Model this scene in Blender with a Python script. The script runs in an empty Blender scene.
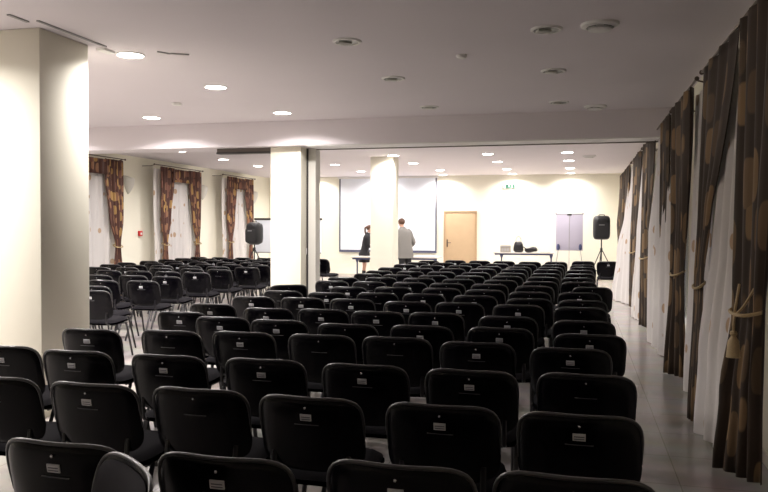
import bpy, bmesh, math, random
from mathutils import Vector, Matrix

S = bpy.context.scene
COL = S.collection
PI = math.pi
H_EYE = 1.55

# ------------------------------------------------------------------ camera
fwd = Vector((-0.2525751, 0.96724612, -0.02531345))
rgt = Vector((0.96752315, 0.25275127, 0.00396752))
up = Vector((-0.01023557, 0.02348925, 0.99967169))
cam_data = bpy.data.cameras.new('camera')
cam_data.sensor_fit = 'HORIZONTAL'
cam_data.sensor_width = 36.0
cam_data.lens = 36.0 * 751.2 / 768.0
cam_data.clip_start = 0.05
cam = bpy.data.objects.new('camera', cam_data)
COL.objects.link(cam)
cam.matrix_world = Matrix(((rgt.x, up.x, -fwd.x, 0), (rgt.y, up.y, -fwd.y, 0), (rgt.z, up.z, -fwd.z, H_EYE), (0, 0, 0, 1)))
S.camera = cam

# ------------------------------------------------------------------ world, exposure
w = bpy.data.worlds.new('night')
S.world = w
w.use_nodes = True
w.node_tree.nodes['Background'].inputs[0].default_value = (0.10, 0.14, 0.30, 1)
w.node_tree.nodes['Background'].inputs[1].default_value = 0.05
S.view_settings.view_transform = 'Standard'
S.view_settings.look = 'None'
S.view_settings.gamma = 1.0
S.view_settings.exposure = 0.75

LAMP_W_NEAR = 31.0
LAMP_W_FAR = 21.0
LAMP_COL = (1.0, 0.945, 0.92)

# ------------------------------------------------------------------ materials
def mat(name, col, rough=0.6, metal=0.0, spec=0.5, noise=0.0, nscale=20.0, bump=0.0, bscale=60.0, coat=0.0, sheen=0.0):
    m = bpy.data.materials.new(name)
    m.use_nodes = True
    nt = m.node_tree
    b = nt.nodes['Principled BSDF']
    b.inputs['Base Color'].default_value = (*col, 1)
    b.inputs['Roughness'].default_value = rough
    b.inputs['Metallic'].default_value = metal
    b.inputs['Specular IOR Level'].default_value = spec
    b.inputs['Coat Weight'].default_value = coat
    b.inputs['Sheen Weight'].default_value = sheen
    tc = nt.nodes.new('ShaderNodeTexCoord')
    if noise:
        n = nt.nodes.new('ShaderNodeTexNoise')
        n.inputs['Scale'].default_value = nscale
        n.inputs['Detail'].default_value = 4
        nt.links.new(tc.outputs['Object'], n.inputs['Vector'])
        mx = nt.nodes.new('ShaderNodeMix')
        mx.data_type = 'RGBA'
        mx.inputs[6].default_value = (*[c * (1 - noise) for c in col], 1)
        mx.inputs[7].default_value = (*[min(1, c * (1 + noise)) for c in col], 1)
        nt.links.new(n.outputs['Fac'], mx.inputs[0])
        nt.links.new(mx.outputs[2], b.inputs['Base Color'])
    if bump:
        n2 = nt.nodes.new('ShaderNodeTexNoise')
        n2.inputs['Scale'].default_value = bscale
        n2.inputs['Detail'].default_value = 3
        nt.links.new(tc.outputs['Object'], n2.inputs['Vector'])
        bp = nt.nodes.new('ShaderNodeBump')
        bp.inputs['Strength'].default_value = bump
        bp.inputs['Distance'].default_value = 0.01
        nt.links.new(n2.outputs['Fac'], bp.inputs['Height'])
        nt.links.new(bp.outputs[0], b.inputs['Normal'])
    return m

def emis(name, col, strength):
    m = bpy.data.materials.new(name)
    m.use_nodes = True
    b = m.node_tree.nodes['Principled BSDF']
    b.inputs['Base Color'].default_value = (*col, 1)
    b.inputs['Emission Color'].default_value = (*col, 1)
    b.inputs['Emission Strength'].default_value = strength
    return m

def tile_mat():
    m = bpy.data.materials.new('floor_tiles')
    m.use_nodes = True
    nt = m.node_tree
    b = nt.nodes['Principled BSDF']
    tc = nt.nodes.new('ShaderNodeTexCoord')
    br = nt.nodes.new('ShaderNodeTexBrick')
    br.offset = 0.0
    br.inputs['Scale'].default_value = 1.0
    br.inputs['Brick Width'].default_value = 0.6
    br.inputs['Row Height'].default_value = 0.6
    br.inputs['Mortar Size'].default_value = 0.004
    br.inputs['Color1'].default_value = (0.47, 0.435, 0.41, 1)
    br.inputs['Color2'].default_value = (0.43, 0.40, 0.375, 1)
    br.inputs['Mortar'].default_value = (0.30, 0.27, 0.24, 1)
    nt.links.new(tc.outputs['Object'], br.inputs['Vector'])
    n = nt.nodes.new('ShaderNodeTexNoise')
    n.inputs['Scale'].default_value = 3.0
    n.inputs['Detail'].default_value = 6
    nt.links.new(tc.outputs['Object'], n.inputs['Vector'])
    mx = nt.nodes.new('ShaderNodeMix')
    mx.data_type = 'RGBA'
    mx.blend_type = 'MULTIPLY'
    mx.inputs[0].default_value = 0.35
    nt.links.new(br.outputs['Color'], mx.inputs[6])
    nt.links.new(n.outputs['Color'], mx.inputs[7])
    nt.links.new(mx.outputs[2], b.inputs['Base Color'])
    b.inputs['Roughness'].default_value = 0.22
    b.inputs['Specular IOR Level'].default_value = 0.5
    return m

def drape_mat(name, ground, blots, scale=(4.2, 2.9)):
    """dark cloth with woven golden lozenges; laid out in the cloth's own coordinates"""
    m = bpy.data.materials.new(name)
    m.use_nodes = True
    nt = m.node_tree
    b = nt.nodes['Principled BSDF']
    b.inputs['Roughness'].default_value = 0.75
    b.inputs['Sheen Weight'].default_value = 0.05
    uv = nt.nodes.new('ShaderNodeUVMap')
    mp = nt.nodes.new('ShaderNodeMapping')
    mp.inputs['Scale'].default_value = (*scale, 1.0)
    nt.links.new(uv.outputs[0], mp.inputs[0])
    vo = nt.nodes.new('ShaderNodeTexVoronoi')
    vo.distance = 'MINKOWSKI'
    vo.inputs['Exponent'].default_value = 3.0
    vo.inputs['Scale'].default_value = 1.0
    vo.inputs['Randomness'].default_value = 0.55
    nt.links.new(mp.outputs[0], vo.inputs['Vector'])
    lt = nt.nodes.new('ShaderNodeMapRange')
    lt.inputs[1].default_value = 0.41
    lt.inputs[2].default_value = 0.38
    nt.links.new(vo.outputs['Distance'], lt.inputs[0])
    sp = nt.nodes.new('ShaderNodeSeparateColor')
    nt.links.new(vo.outputs['Color'], sp.inputs[0])
    cr = nt.nodes.new('ShaderNodeValToRGB')
    cr.color_ramp.interpolation = 'CONSTANT'
    els = cr.color_ramp.elements
    els[0].position = 0.0
    els[0].color = (*blots[0], 1)
    els[1].position = 0.38
    els[1].color = (*blots[1], 1)
    e = els.new(0.66)
    e.color = (*blots[2], 1)
    nt.links.new(sp.outputs[0], cr.inputs[0])
    mx = nt.nodes.new('ShaderNodeMix')
    mx.data_type = 'RGBA'
    mx.inputs[6].default_value = (*ground, 1)
    nt.links.new(lt.outputs[0], mx.inputs[0])
    nt.links.new(cr.outputs[0], mx.inputs[7])
    nt.links.new(mx.outputs[2], b.inputs['Base Color'])
    return m

def sheer_mat():
    m = bpy.data.materials.new('sheer_voile')
    m.use_nodes = True
    nt = m.node_tree
    for n in list(nt.nodes):
        if n.type != 'OUTPUT_MATERIAL':
            nt.nodes.remove(n)
    out = [n for n in nt.nodes if n.type == 'OUTPUT_MATERIAL'][0]
    uv = nt.nodes.new('ShaderNodeUVMap')
    mp = nt.nodes.new('ShaderNodeMapping')
    mp.inputs['Scale'].default_value = (3.0, 3.0, 1.0)
    nt.links.new(uv.outputs[0], mp.inputs[0])
    vo = nt.nodes.new('ShaderNodeTexVoronoi')
    vo.inputs['Scale'].default_value = 1.0
    vo.inputs['Randomness'].default_value = 0.45
    nt.links.new(mp.outputs[0], vo.inputs['Vector'])
    lt = nt.nodes.new('ShaderNodeMapRange')
    lt.inputs[1].default_value = 0.20
    lt.inputs[2].default_value = 0.17
    nt.links.new(vo.outputs['Distance'], lt.inputs[0])
    mx = nt.nodes.new('ShaderNodeMix')
    mx.data_type = 'RGBA'
    mx.inputs[6].default_value = (0.86, 0.82, 0.80, 1)
    mx.inputs[7].default_value = (0.62, 0.44, 0.30, 1)
    nt.links.new(lt.outputs[0], mx.inputs[0])
    df = nt.nodes.new('ShaderNodeBsdfDiffuse')
    tl = nt.nodes.new('ShaderNodeBsdfTranslucent')
    tr = nt.nodes.new('ShaderNodeBsdfTransparent')
    nt.links.new(mx.outputs[2], df.inputs[0])
    nt.links.new(mx.outputs[2], tl.inputs[0])
    m1 = nt.nodes.new('ShaderNodeMixShader')
    m1.inputs[0].default_value = 0.3
    nt.links.new(df.outputs[0], m1.inputs[1])
    nt.links.new(tl.outputs[0], m1.inputs[2])
    m2 = nt.nodes.new('ShaderNodeMixShader')
    m2.inputs[0].default_value = 0.10
    nt.links.new(m1.outputs[0], m2.inputs[1])
    nt.links.new(tr.outputs[0], m2.inputs[2])
    nt.links.new(m2.outputs[0], out.inputs[0])
    return m

def glass_mat():
    m = bpy.data.materials.new('window_glass')
    m.use_nodes = True
    b = m.node_tree.nodes['Principled BSDF']
    b.inputs['Transmission Weight'].default_value = 1.0
    b.inputs['Roughness'].default_value = 0.02
    b.inputs['Base Color'].default_value = (0.8, 0.88, 1.0, 1)
    return m

def sticker_mat():
    m = mat('sticker_paper', (0.62, 0.62, 0.64), 0.5)
    return m

M = dict(
    wall=mat('cream_wall_paint', (0.86, 0.83, 0.70), 0.8, noise=0.02, nscale=2, bump=0.05, bscale=90),
    ceiling=mat('ceiling_paint', (0.77, 0.72, 0.75), 0.85, noise=0.02, nscale=1.5),
    beam=mat('beam_paint', (0.77, 0.72, 0.745), 0.85),
    floor=tile_mat(),
    skirting=mat('skirting_paint', (0.62, 0.58, 0.5), 0.5),
    shell=mat('black_shell_plastic', (0.0014, 0.0011, 0.0024), 0.24, spec=0.16, bump=0.03, bscale=300),
    lip=mat('glossy_black_lip', (0.014, 0.013, 0.015), 0.30, spec=0.9),
    fabric=mat('black_seat_fabric', (0.006, 0.005, 0.007), 0.9, spec=0.1, noise=0.2, nscale=200, bump=0.15, bscale=400),
    greyfab=mat('charcoal_seat_fabric', (0.022, 0.020, 0.024), 0.9, spec=0.2, noise=0.15, nscale=200, bump=0.15, bscale=400),
    tube=mat('black_enamel_tube', (0.008, 0.007, 0.009), 0.28, spec=0.5),
    chrome=mat('chrome', (0.6, 0.6, 0.62), 0.2, metal=1.0),
    steel=mat('brushed_steel', (0.5, 0.5, 0.5), 0.35, metal=1.0),
    sticker=sticker_mat(),
    ink=mat('printed_ink', (0.12, 0.12, 0.15), 0.6),
    drape=drape_mat('brown_gold_drape', (0.042, 0.026, 0.015), [(0.24, 0.15, 0.07), (0.11, 0.07, 0.036), (0.17, 0.105, 0.05)], (4.0, 2.6)),
    drape2=drape_mat('brown_red_drape', (0.085, 0.032, 0.022), [(0.42, 0.25, 0.085), (0.20, 0.085, 0.055), (0.30, 0.15, 0.08)], (6.5, 4.2)),
    sheer=sheer_mat(),
    cord=mat('gold_cord', (0.45, 0.33, 0.17), 0.6, noise=0.25, nscale=120),
    rod=mat('dark_bronze_rod', (0.12, 0.09, 0.07), 0.35, metal=0.8),
    glass=glass_mat(),
    frame=mat('white_window_frame', (0.75, 0.75, 0.73), 0.4),
    door=mat('pale_oak_door', (0.52, 0.37, 0.22), 0.5, noise=0.06, nscale=6),
    doorframe=mat('oak_door_frame', (0.45, 0.31, 0.18), 0.5),
    white=mat('white_plastic', (0.8, 0.79, 0.77), 0.45),
    grey=mat('grey_plastic', (0.35, 0.34, 0.34), 0.5),
    slot=mat('slot_rim', (0.10, 0.10, 0.105), 0.4),
    dark=mat('dark_slot', (0.035, 0.03, 0.03), 0.6),
    track=mat('brown_aluminium_track', (0.13, 0.11, 0.095), 0.45, metal=0.3),
    screen=mat('projection_screen_white', (0.82, 0.86, 0.93), 0.75),
    black=mat('matt_black', (0.012, 0.012, 0.013), 0.5),
    blackgl=mat('speaker_grille_black', (0.018, 0.018, 0.02), 0.6, bump=0.5, bscale=500),
    badge=mat('badge_silver', (0.4, 0.4, 0.42), 0.4),
    board=mat('flipchart_paper', (0.46, 0.43, 0.52), 0.6),
    green=emis('exit_green', (0.0, 0.06, 0.028), 0.03),
    exitw=emis('exit_white', (0.6, 0.68, 0.64), 0.1),
    lamp=emis('lamp_diffuser', (1.0, 0.96, 0.88), 14.0),
    lampoff=mat('lamp_tube_off', (0.85, 0.85, 0.8), 0.3),
    reflector=mat('reflector_grey', (0.22, 0.23, 0.21), 0.3, metal=0.6),
    table=mat('table_laminate', (0.50, 0.46, 0.42), 0.4),
    blue=mat('blue_grey_metal', (0.05, 0.06, 0.14), 0.4),
    border=mat('screen_border_grey', (0.08, 0.085, 0.13), 0.6),
    red=mat('red_plastic', (0.6, 0.03, 0.03), 0.4),
    skin=mat('skin', (0.62, 0.36, 0.26), 0.55),
    hairb=mat('brown_hair', (0.10, 0.045, 0.025), 0.55, noise=0.3, nscale=60),
    suit=mat('grey_suit_cloth', (0.20, 0.19, 0.175), 0.85, noise=0.08, nscale=90),
    blackcloth=mat('black_cloth', (0.014, 0.014, 0.017), 0.85),
    shirt=mat('white_shirt', (0.8, 0.8, 0.8), 0.7),
    leather=mat('black_leather', (0.015, 0.014, 0.015), 0.35),
    card=mat('beige_card', (0.34, 0.31, 0.26), 0.7, noise=0.06, nscale=12),
    paper=mat('white_paper', (0.85, 0.85, 0.85), 0.7),
    lace=mat('beige_wall_fitting', (0.68, 0.66, 0.6), 0.4),
)

# ------------------------------------------------------------------ helpers
def obj(name, bm, m, parent=None, smooth=True, loc=None, sharp=0.7):
    me = bpy.data.meshes.new(name)
    bmesh.ops.recalc_face_normals(bm, faces=bm.faces)
    if smooth:
        for f in bm.faces:
            f.smooth = True
        for e in bm.edges:
            if len(e.link_faces) == 2 and e.calc_face_angle(0) > sharp:
                e.smooth = False
    bm.to_mesh(me)
    bm.free()
    if isinstance(m, (list, tuple)):
        for x in m:
            me.materials.append(x)
    else:
        me.materials.append(m)
    o = bpy.data.objects.new(name, me)
    COL.objects.link(o)
    if parent:
        o.parent = parent
    if loc:
        o.location = loc
    return o

def tag(o, label=None, cat=None, group=None, kind=None):
    if label: o['label'] = label
    if cat: o['category'] = cat
    if group: o['group'] = group
    if kind: o['kind'] = kind
    return o

def thing(name, label, cat, loc=(0, 0, 0), rz=0, group=None):
    o = bpy.data.objects.new(name, None)
    o.empty_display_size = 0.1
    COL.objects.link(o)
    o.location = loc
    o.rotation_euler = (0, 0, rz)
    return tag(o, label, cat, group)

def struct(name, bm, m, **k):
    return tag(obj(name, bm, m, **k), kind='structure')

def box(bm, x0, x1, y0, y1, z0, z1, mi=0, bev=0.0):
    vs = [bm.verts.new(p) for p in ((x0, y0, z0), (x1, y0, z0), (x1, y1, z0), (x0, y1, z0), (x0, y0, z1), (x1, y0, z1), (x1, y1, z1), (x0, y1, z1))]
    fs = [bm.faces.new([vs[i] for i in q]) for q in ((3, 2, 1, 0), (4, 5, 6, 7), (0, 1, 5, 4), (1, 2, 6, 5), (2, 3, 7, 6), (3, 0, 4, 7))]
    for f in fs:
        f.material_index = mi
    if bev:
        es = list({e for f in fs for e in f.edges})
        bmesh.ops.bevel(bm, geom=es, offset=bev, segments=2, affect='EDGES', profile=0.5)
    return fs

def B(*a, **k):
    bm = bmesh.new()
    box(bm, *a, **k)
    return bm

def tube(bm, pts, r, seg=8, rx=None, cap=True):
    """round (or oval) tube along a polyline"""
    pts = [Vector(p) for p in pts]
    rings = []
    n = len(pts)
    ref = None
    for i, p in enumerate(pts):
        t = (pts[min(i + 1, n - 1)] - pts[max(i - 1, 0)]).normalized()
        if ref is None:
            ref = Vector((1, 0, 0)) if abs(t.x) < 0.9 else Vector((0, 1, 0))
        a = (ref - t * ref.dot(t)).normalized()
        b = t.cross(a)
        ref = a
        rr = r[i] if isinstance(r, (list, tuple)) else r
        ra = rx if rx else rr
        rings.append([bm.verts.new(p + a * ra * math.cos(2 * PI * k / seg) + b * rr * math.sin(2 * PI * k / seg)) for k in range(seg)])
    for i in range(n - 1):
        for k in range(seg):
            bm.faces.new((rings[i][k], rings[i][(k + 1) % seg], rings[i + 1][(k + 1) % seg], rings[i + 1][k]))
    if cap:
        bm.faces.new(rings[0][::-1])
        bm.faces.new(rings[-1])

def T(pts, r, **k):
    bm = bmesh.new()
    tube(bm, pts, r, **k)
    return bm

def smooth_path(pts, n=6):
    pts = [Vector(p) for p in pts]
    out = []
    P = [pts[0]] + pts + [pts[-1]]
    for i in range(1, len(P) - 2):
        for k in range(n):
            t = k / n
            p0, p1, p2, p3 = P[i - 1], P[i], P[i + 1], P[i + 2]
            out.append(0.5 * ((2 * p1) + (-p0 + p2) * t + (2 * p0 - 5 * p1 + 4 * p2 - p3) * t * t + (-p0 + 3 * p1 - 3 * p2 + p3) * t ** 3))
    out.append(pts[-1])
    return out

def lathe(bm, prof, seg=24, c=(0, 0, 0), mi=0):
    rings = []
    for r, z in prof:
        rings.append([bm.verts.new((c[0] + max(r, 1e-4) * math.cos(2 * PI * k / seg), c[1] + max(r, 1e-4) * math.sin(2 * PI * k / seg), c[2] + z)) for k in range(seg)])
    for i in range(len(rings) - 1):
        for k in range(seg):
            f = bm.faces.new((rings[i][k], rings[i][(k + 1) % seg], rings[i + 1][(k + 1) % seg], rings[i + 1][k]))
            f.material_index = mi
    return rings

def pad(w, h, front, back, expo=4.0, curve=0.0, N=14, lift=None):
    """cushion or shell in the XZ plane, centred; -Y is its back. curve bends the sides forward."""
    bm = bmesh.new()
    def edge(a, b):
        m_ = max(abs(a), abs(b))
        if m_ == 0:
            return 0, 0
        ca, cb = a / m_, b / m_
        s = (abs(ca) ** expo + abs(cb) ** expo) ** (-1 / expo)
        return ca * s * m_, cb * s * m_
    grids = {}
    for side in (0, 1):
        for i in range(N + 1):
            for j in range(N + 1):
                a = -1 + 2 * i / N
                b = -1 + 2 * j / N
                a = math.sin(a * PI / 2) * 0.5 + a * 0.5
                b = math.sin(b * PI / 2) * 0.5 + b * 0.5
                r = max(abs(a), abs(b))
                if side and r > 0.9999:
                    grids[(1, i, j)] = grids[(0, i, j)]
                    continue
                x, z = edge(a, b)
                t = math.sqrt(max(0, 1 - r ** 5))
                y = curve * x * x + (lift(x, z) if lift else 0)
                y += front * t if side else -back * t
                grids[(side, i, j)] = bm.verts.new((x * w / 2, y, z * h / 2))
    for side in (0, 1):
        for i in range(N):
            for j in range(N):
                q = [grids[(side, i, j)], grids[(side, i + 1, j)], grids[(side, i + 1, j + 1)], grids[(side, i, j + 1)]]
                try:
                    bm.faces.new(q if not side else q[::-1])
                except ValueError:
                    pass
    return bm

def xform(bm, mtx):
    bmesh.ops.transform(bm, matrix=mtx, verts=bm.verts)
    return bm

def copy_tree(o, parent=None):
    c = o.copy()
    COL.objects.link(c)
    if parent:
        c.parent = parent
    for ch in list(KIDS.get(o.name, [])):
        copy_tree(ch, c)
    return c
KIDS = {}
def index_kids(root):
    KIDS[root.name] = list(root.children)
    for ch in root.children:
        index_kids(ch)

# ------------------------------------------------------------------ the room
XL, XR = -9.75, 1.20
YN, YF = -3.0, 22.6
ZC = 3.115
WT = 0.30

struct('floor', B(XL - WT, XR + WT, YN - WT, YF + WT, -0.2, 0.0), M['floor'], smooth=False)
struct('ceiling', B(XL - WT, XR + WT, YN - WT, YF + WT, ZC, ZC + 0.2), M['ceiling'], smooth=False)
struct('wall_far', B(XL - WT, XR + WT, YF, YF + WT, 0, ZC), M['wall'], smooth=False)
struct('wall_back', B(XL - WT, XR + WT, YN - WT, YN, 0, ZC), M['wall'], smooth=False)

WIN_R = [(2.9, 5.1), (6.0, 8.2), (9.2, 11.4), (12.5, 14.7), (15.8, 18.0), (19.1, 21.3)]
WIN_L = [(1.9, 4.0), (5.2, 7.3), (8.6, 10.1), (12.35, 13.9), (15.95, 17.3), (19.35, 20.5)]
CUR_L = {3: (11.9, 14.0), 4: (15.58, 17.4), 5: (18.98, 20.6)}
Z0W, Z1W = 0.25, 2.62

def wall_side(name, xa, xb, wins):
    bm = bmesh.new()
    ys = [YN] + [v for w_ in wins for v in w_] + [YF]
    for i in range(0, len(ys), 2):
        box(bm, xa, xb, ys[i], ys[i + 1], 0, ZC)
    for a, b in wins:
        box(bm, xa, xb, a, b, 0, Z0W)
        box(bm, xa, xb, a, b, Z1W, ZC)
    return struct(name, bm, M['wall'], smooth=False)

wall_side('wall_right', XR, XR + WT, WIN_R)
wall_side('wall_left', XL - WT, XL, WIN_L)

def window(n, x, a, b, side):
    bm = bmesh.new()
    xo = x + side * 0.20
    fr = 0.06
    for y0, y1, z0, z1 in ((a, a + fr, Z0W, Z1W), (b - fr, b, Z0W, Z1W), (a + fr, b - fr, Z0W, Z0W + fr), (a + fr, b - fr, Z1W - fr, Z1W), ((a + b) / 2 - 0.04, (a + b) / 2 + 0.04, Z0W + fr, Z1W - fr), (a + fr, b - fr, 1.85, 1.91)):
        box(bm, min(xo, xo + side * 0.07), max(xo, xo + side * 0.07), y0, y1, z0, z1)
    f = struct('window_%d' % n, bm, M['frame'], smooth=False)
    obj('window_pane', B(xo + side * 0.03 - 0.004, xo + side * 0.03 + 0.004, a + 0.03, b - 0.03, Z0W + 0.03, Z1W - 0.03), M['glass'], f, smooth=False)
    hb = bmesh.new()
    yc = (a + b) / 2
    xi = xo - side * 0.02
    box(hb, min(xi, xo), max(xi, xo), yc - 0.055, yc - 0.03, 1.15, 1.28, bev=0.004)
    obj('window_handle', hb, M['steel'], f)
for i, (a, b) in enumerate(WIN_R):
    window(i + 1, XR, a, b, 1)
for i, (a, b) in enumerate(WIN_L):
    window(i + 7, XL, a, b, -1)

# beam with the folding-wall rail under it
struct('trim_1', B(XL, XR, 10.43, 10.95, 2.75, ZC), M['beam'], smooth=False)
struct('trim_8', B(-3.93, XR, 10.45, 10.88, 2.735, 2.75), M['white'], smooth=False)  # white strip on the soffit, painting in bounce from beyond the beam
struct('trim_2', B(-3.93, XR, 10.90, 10.95, 2.725, 2.75), M['track'], smooth=False)
tr = bmesh.new()
box(tr, -5.45, -4.55, 10.62, 10.74, 2.665, 2.75)
box(tr, -5.45, -4.55, 10.60, 10.62, 2.665, 2.69, mi=1)
struct('trim_3', tr, [M['track'], M['dark']], smooth=False)
# pillars
def pillar(n, x0, x1, y0, y1, z1=ZC):
    bm = B(x0, x1, y0, y1, 0, z1, bev=0.006)
    struct('pillar_%d' % n, bm, M['wall'])
pillar(1, -4.75, -4.15, 5.09, 5.70)
pillar(2, -4.55, -4.06, 10.60, 11.10, 2.75)
pillar(3, -4.55, -4.03, 16.20, 16.72)
# edge post of the folded partition beside the middle pillar
pp = bmesh.new()
box(pp, -4.055, -3.925, 10.88, 11.08, 0.0, 2.74, bev=0.004)
box(pp, -4.060, -4.045, 10.84, 10.88, 0.0, 2.74, mi=1)
struct('trim_4', pp, [M['lace'], M['dark']], smooth=False)
# shallow slots of the near folding wall in the ceiling
struct('trim_5', B(-4.03, -4.005, 4.91, 5.76, ZC - 0.010, ZC), M['grey'], smooth=False)
struct('trim_6', B(-4.13, -4.10, 4.72, 4.92, ZC - 0.010, ZC), M['grey'], smooth=False)
struct('trim_7', B(-4.14, -4.06, 5.80, 5.96, ZC - 0.02, ZC), M['white'], smooth=False)
# baseboards
struct('baseboard_far', B(XL, XR, YF - 0.015, YF, 0, 0.08), M['skirting'], smooth=False)
struct('baseboard_right', B(XR - 0.015, XR, YN, YF - 0.015, 0, 0.08), M['skirting'], smooth=False)
struct('baseboard_left', B(XL, XL + 0.015, YN, YF - 0.015, 0, 0.08), M['skirting'], smooth=False)

# door in the far wall
dk = YF / 22.28
dx0, dx1, dzt = -3.96 * dk, -2.97 * dk, H_EYE + (2.035 - H_EYE) * dk
df = bmesh.new()
box(df, dx0, dx0 + 0.05, YF - 0.05, YF, 0, dzt)
box(df, dx1 - 0.05, dx1, YF - 0.05, YF, 0, dzt)
box(df, dx0 + 0.05, dx1 - 0.05, YF - 0.05, YF, dzt - 0.05, dzt)
d1 = struct('door_1', df, M['doorframe'], smooth=False)
obj('door_leaf', B(dx0 + 0.052, dx1 - 0.052, YF - 0.04, YF - 0.005, 0.005, dzt - 0.053, bev=0.003), M['door'], d1)
hb = bmesh.new()
box(hb, dx0 + 0.09, dx0 + 0.13, YF - 0.048, YF - 0.04, 0.95, 1.18, bev=0.003)
tube(hb, [(dx0 + 0.11, YF - 0.045, 1.08), (dx0 + 0.11, YF - 0.09, 1.08), (dx0 + 0.23, YF - 0.09, 1.08)], 0.010)
obj('door_handle', hb, M['rod'], d1)

# ------------------------------------------------------------------ ceiling lamps
ordn = ['zeroth', 'first', 'second', 'third', 'fourth', 'fifth', 'sixth', 'seventh', 'eighth', 'ninth', 'tenth', 'eleventh', 'twelfth', 'thirteenth', 'fourteenth', 'fifteenth', 'sixteenth', 'seventeenth', 'eighteenth']
def ring_bm(ro, ri, h):
    bm = bmesh.new()
    rg = lathe(bm, [(ri, 0), (ri, -h), (ro - 0.01, -h), (ro, -h * 0.4), (ro, 0)], 32)
    for k in range(32):
        bm.faces.new((rg[0][k], rg[-1][k], rg[-1][(k + 1) % 32], rg[0][(k + 1) % 32]))
    return bm
def disc_bm(r, z, dome=0.0):
    bm = bmesh.new()
    rg = lathe(bm, [(r, z + 0.006), (r, z), (r * 0.6, z - dome * 0.7), (0.0, z - dome)], 32)
    bm.faces.new(rg[0])
    return bm
proto_on = thing('ceiling_downlight', 'x', 'ceiling light')
obj('trim_ring', ring_bm(0.130, 0.116, 0.012), M['white'], proto_on)
obj('diffuser', disc_bm(0.115, -0.008, 0.012), M['lamp'], proto_on)
index_kids(proto_on)
proto_off = thing('ceiling_downlight', 'x', 'ceiling light')
obj('trim_ring', ring_bm(0.125, 0.10, 0.014), M['white'], proto_off)
obj('reflector', disc_bm(0.100, -0.007, 0.0), M['reflector'], proto_off)
tb = bmesh.new()
tube(tb, [(-0.07, 0.0, -0.014), (0.04, 0.0, -0.014)], 0.013)
tube(tb, [(-0.07, 0.035, -0.014), (0.04, 0.035, -0.014)], 0.013)
obj('lamp_tube', tb, M['lampoff'], proto_off)
index_kids(proto_off)
used = {'on': False, 'off': False}
def lamp_data(power):
    L = bpy.data.lights.new('downlight_lamp', 'AREA')
    L.shape = 'DISK'
    L.size = 0.19
    L.energy = power
    L.color = LAMP_COL
    L.spread = math.radians(152)
    return L
L_NEAR, L_FAR = lamp_data(LAMP_W_NEAR), lamp_data(LAMP_W_FAR)
def downlight(x, y, on, label, far):
    key = 'on' if on else 'off'
    proto = proto_on if on else proto_off
    if used[key]:
        o = copy_tree(proto)
    else:
        o = proto
        used[key] = True
    o.location = (x, y, ZC)
    o['label'] = label
    o['group'] = 'downlights beyond the beam' if far else 'downlights in front of the beam'
    if on:
        l = bpy.data.objects.new('downlight_lamp', L_FAR if far else L_NEAR)
        COL.objects.link(l)
        l.parent = o
        l.location = (0, 0, -0.024)
    else:
        o.rotation_euler = (0, 0, 0.5)
colx = [-0.275, -1.92, -3.97, -5.98, -8.07]
coln = ['nearest the curtained right wall', 'second from the curtained right wall', 'third from the curtained right wall', 'fourth from the curtained right wall', 'nearest the left wall']
near_rows = [(6.09, 'nearest visible row'), (7.71, 'middle row before the beam'), (9.65, 'row just before the beam')]
for y, rn in near_rows:
    for c in range(5):
        on = c >= 2
        downlight(-3.99 if (c == 2 and y < 6.5) else colx[c], y, on, ('lit' if on else 'switched off') + ' round downlight, ' + rn + ', column ' + coln[c], False)
downlight(-4.9, 4.2, True, 'lit round downlight just in front of the near pillar face', False)
for y, rn in ((4.45, 'row over the near pillar front'), (2.8, 'row nearer than the pillar')):
    for c in (3, 4):
        downlight(colx[c], y, True, 'lit round downlight, ' + rn + ', column ' + coln[c], False)
far_rows = [(12.15, 'first row past the beam'), (14.1, 'second row past the beam'), (16.05, 'third row past the beam'), (17.99, 'fourth row past the beam'), (20.3, 'fifth row past the beam'), (22.15, 'last row by the far wall')]
for y, rn in far_rows:
    for c in range(5):
        x = colx[c]
        if c == 2 and y == 20.3:
            x = -3.72
        if c == 2 and y == 16.05:
            y_ = 15.95
        else:
            y_ = y
        downlight(x, y_, True, 'lit round downlight, ' + rn + ', column ' + coln[c], True)

# round air valves, detectors
def valve(x, y, label):
    t = thing('air_valve', label, 'air vent', (x, y, ZC), 0, 'round white air valves on the ceiling')
    bm = bmesh.new()
    lathe(bm, [(0.145, 0), (0.14, -0.018), (0.105, -0.03), (0.10, -0.004)], 32)
    obj('valve_ring', bm, M['white'], t)
    bm = bmesh.new()
    rg = lathe(bm, [(0.03, 0.0), (0.03, -0.02), (0.085, -0.03), (0.09, -0.045), (0.06, -0.055), (0.0, -0.058)], 32)
    obj('valve_disc', bm, M['white'], t)
    bm = bmesh.new()
    rg = lathe(bm, [(0.10, -0.001), (0.10, -0.006), (0.0, -0.006)], 32)
    obj('throat_shadow', bm, M['dark'], t)  # dark disc paints the shadow line in the valve gap
valve(0.13, 6.04, 'round white air valve on the dim ceiling nearest the camera')
valve(0.17, 10.07, 'round white air valve just in front of the beam at right')
valve(0.17, 16.97, 'round air valve on the bright ceiling beyond the beam at right')
t = thing('smoke_detector', 'small white smoke detector on the dim ceiling between two switched-off downlight columns', 'smoke detector', (-1.06, 6.82, ZC))
bm = bmesh.new(); lathe(bm, [(0.05, 0), (0.05, -0.012), (0.04, -0.03), (0.0, -0.035)], 20); obj('detector_body', bm, M['white'], t)
bm = bmesh.new(); lathe(bm, [(0.045, -0.014), (0.046, -0.02), (0.0, -0.022)], 20); obj('detector_slot', bm, M['grey'], t)
t = thing('smoke_detector', 'small white smoke detector on the bright ceiling left of the lit downlights', 'smoke detector', (-4.98, 8.61, ZC))
bm = bmesh.new(); lathe(bm, [(0.065, 0), (0.065, -0.012), (0.05, -0.03), (0.0, -0.035)], 20); obj('detector_body', bm, M['white'], t)
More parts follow.
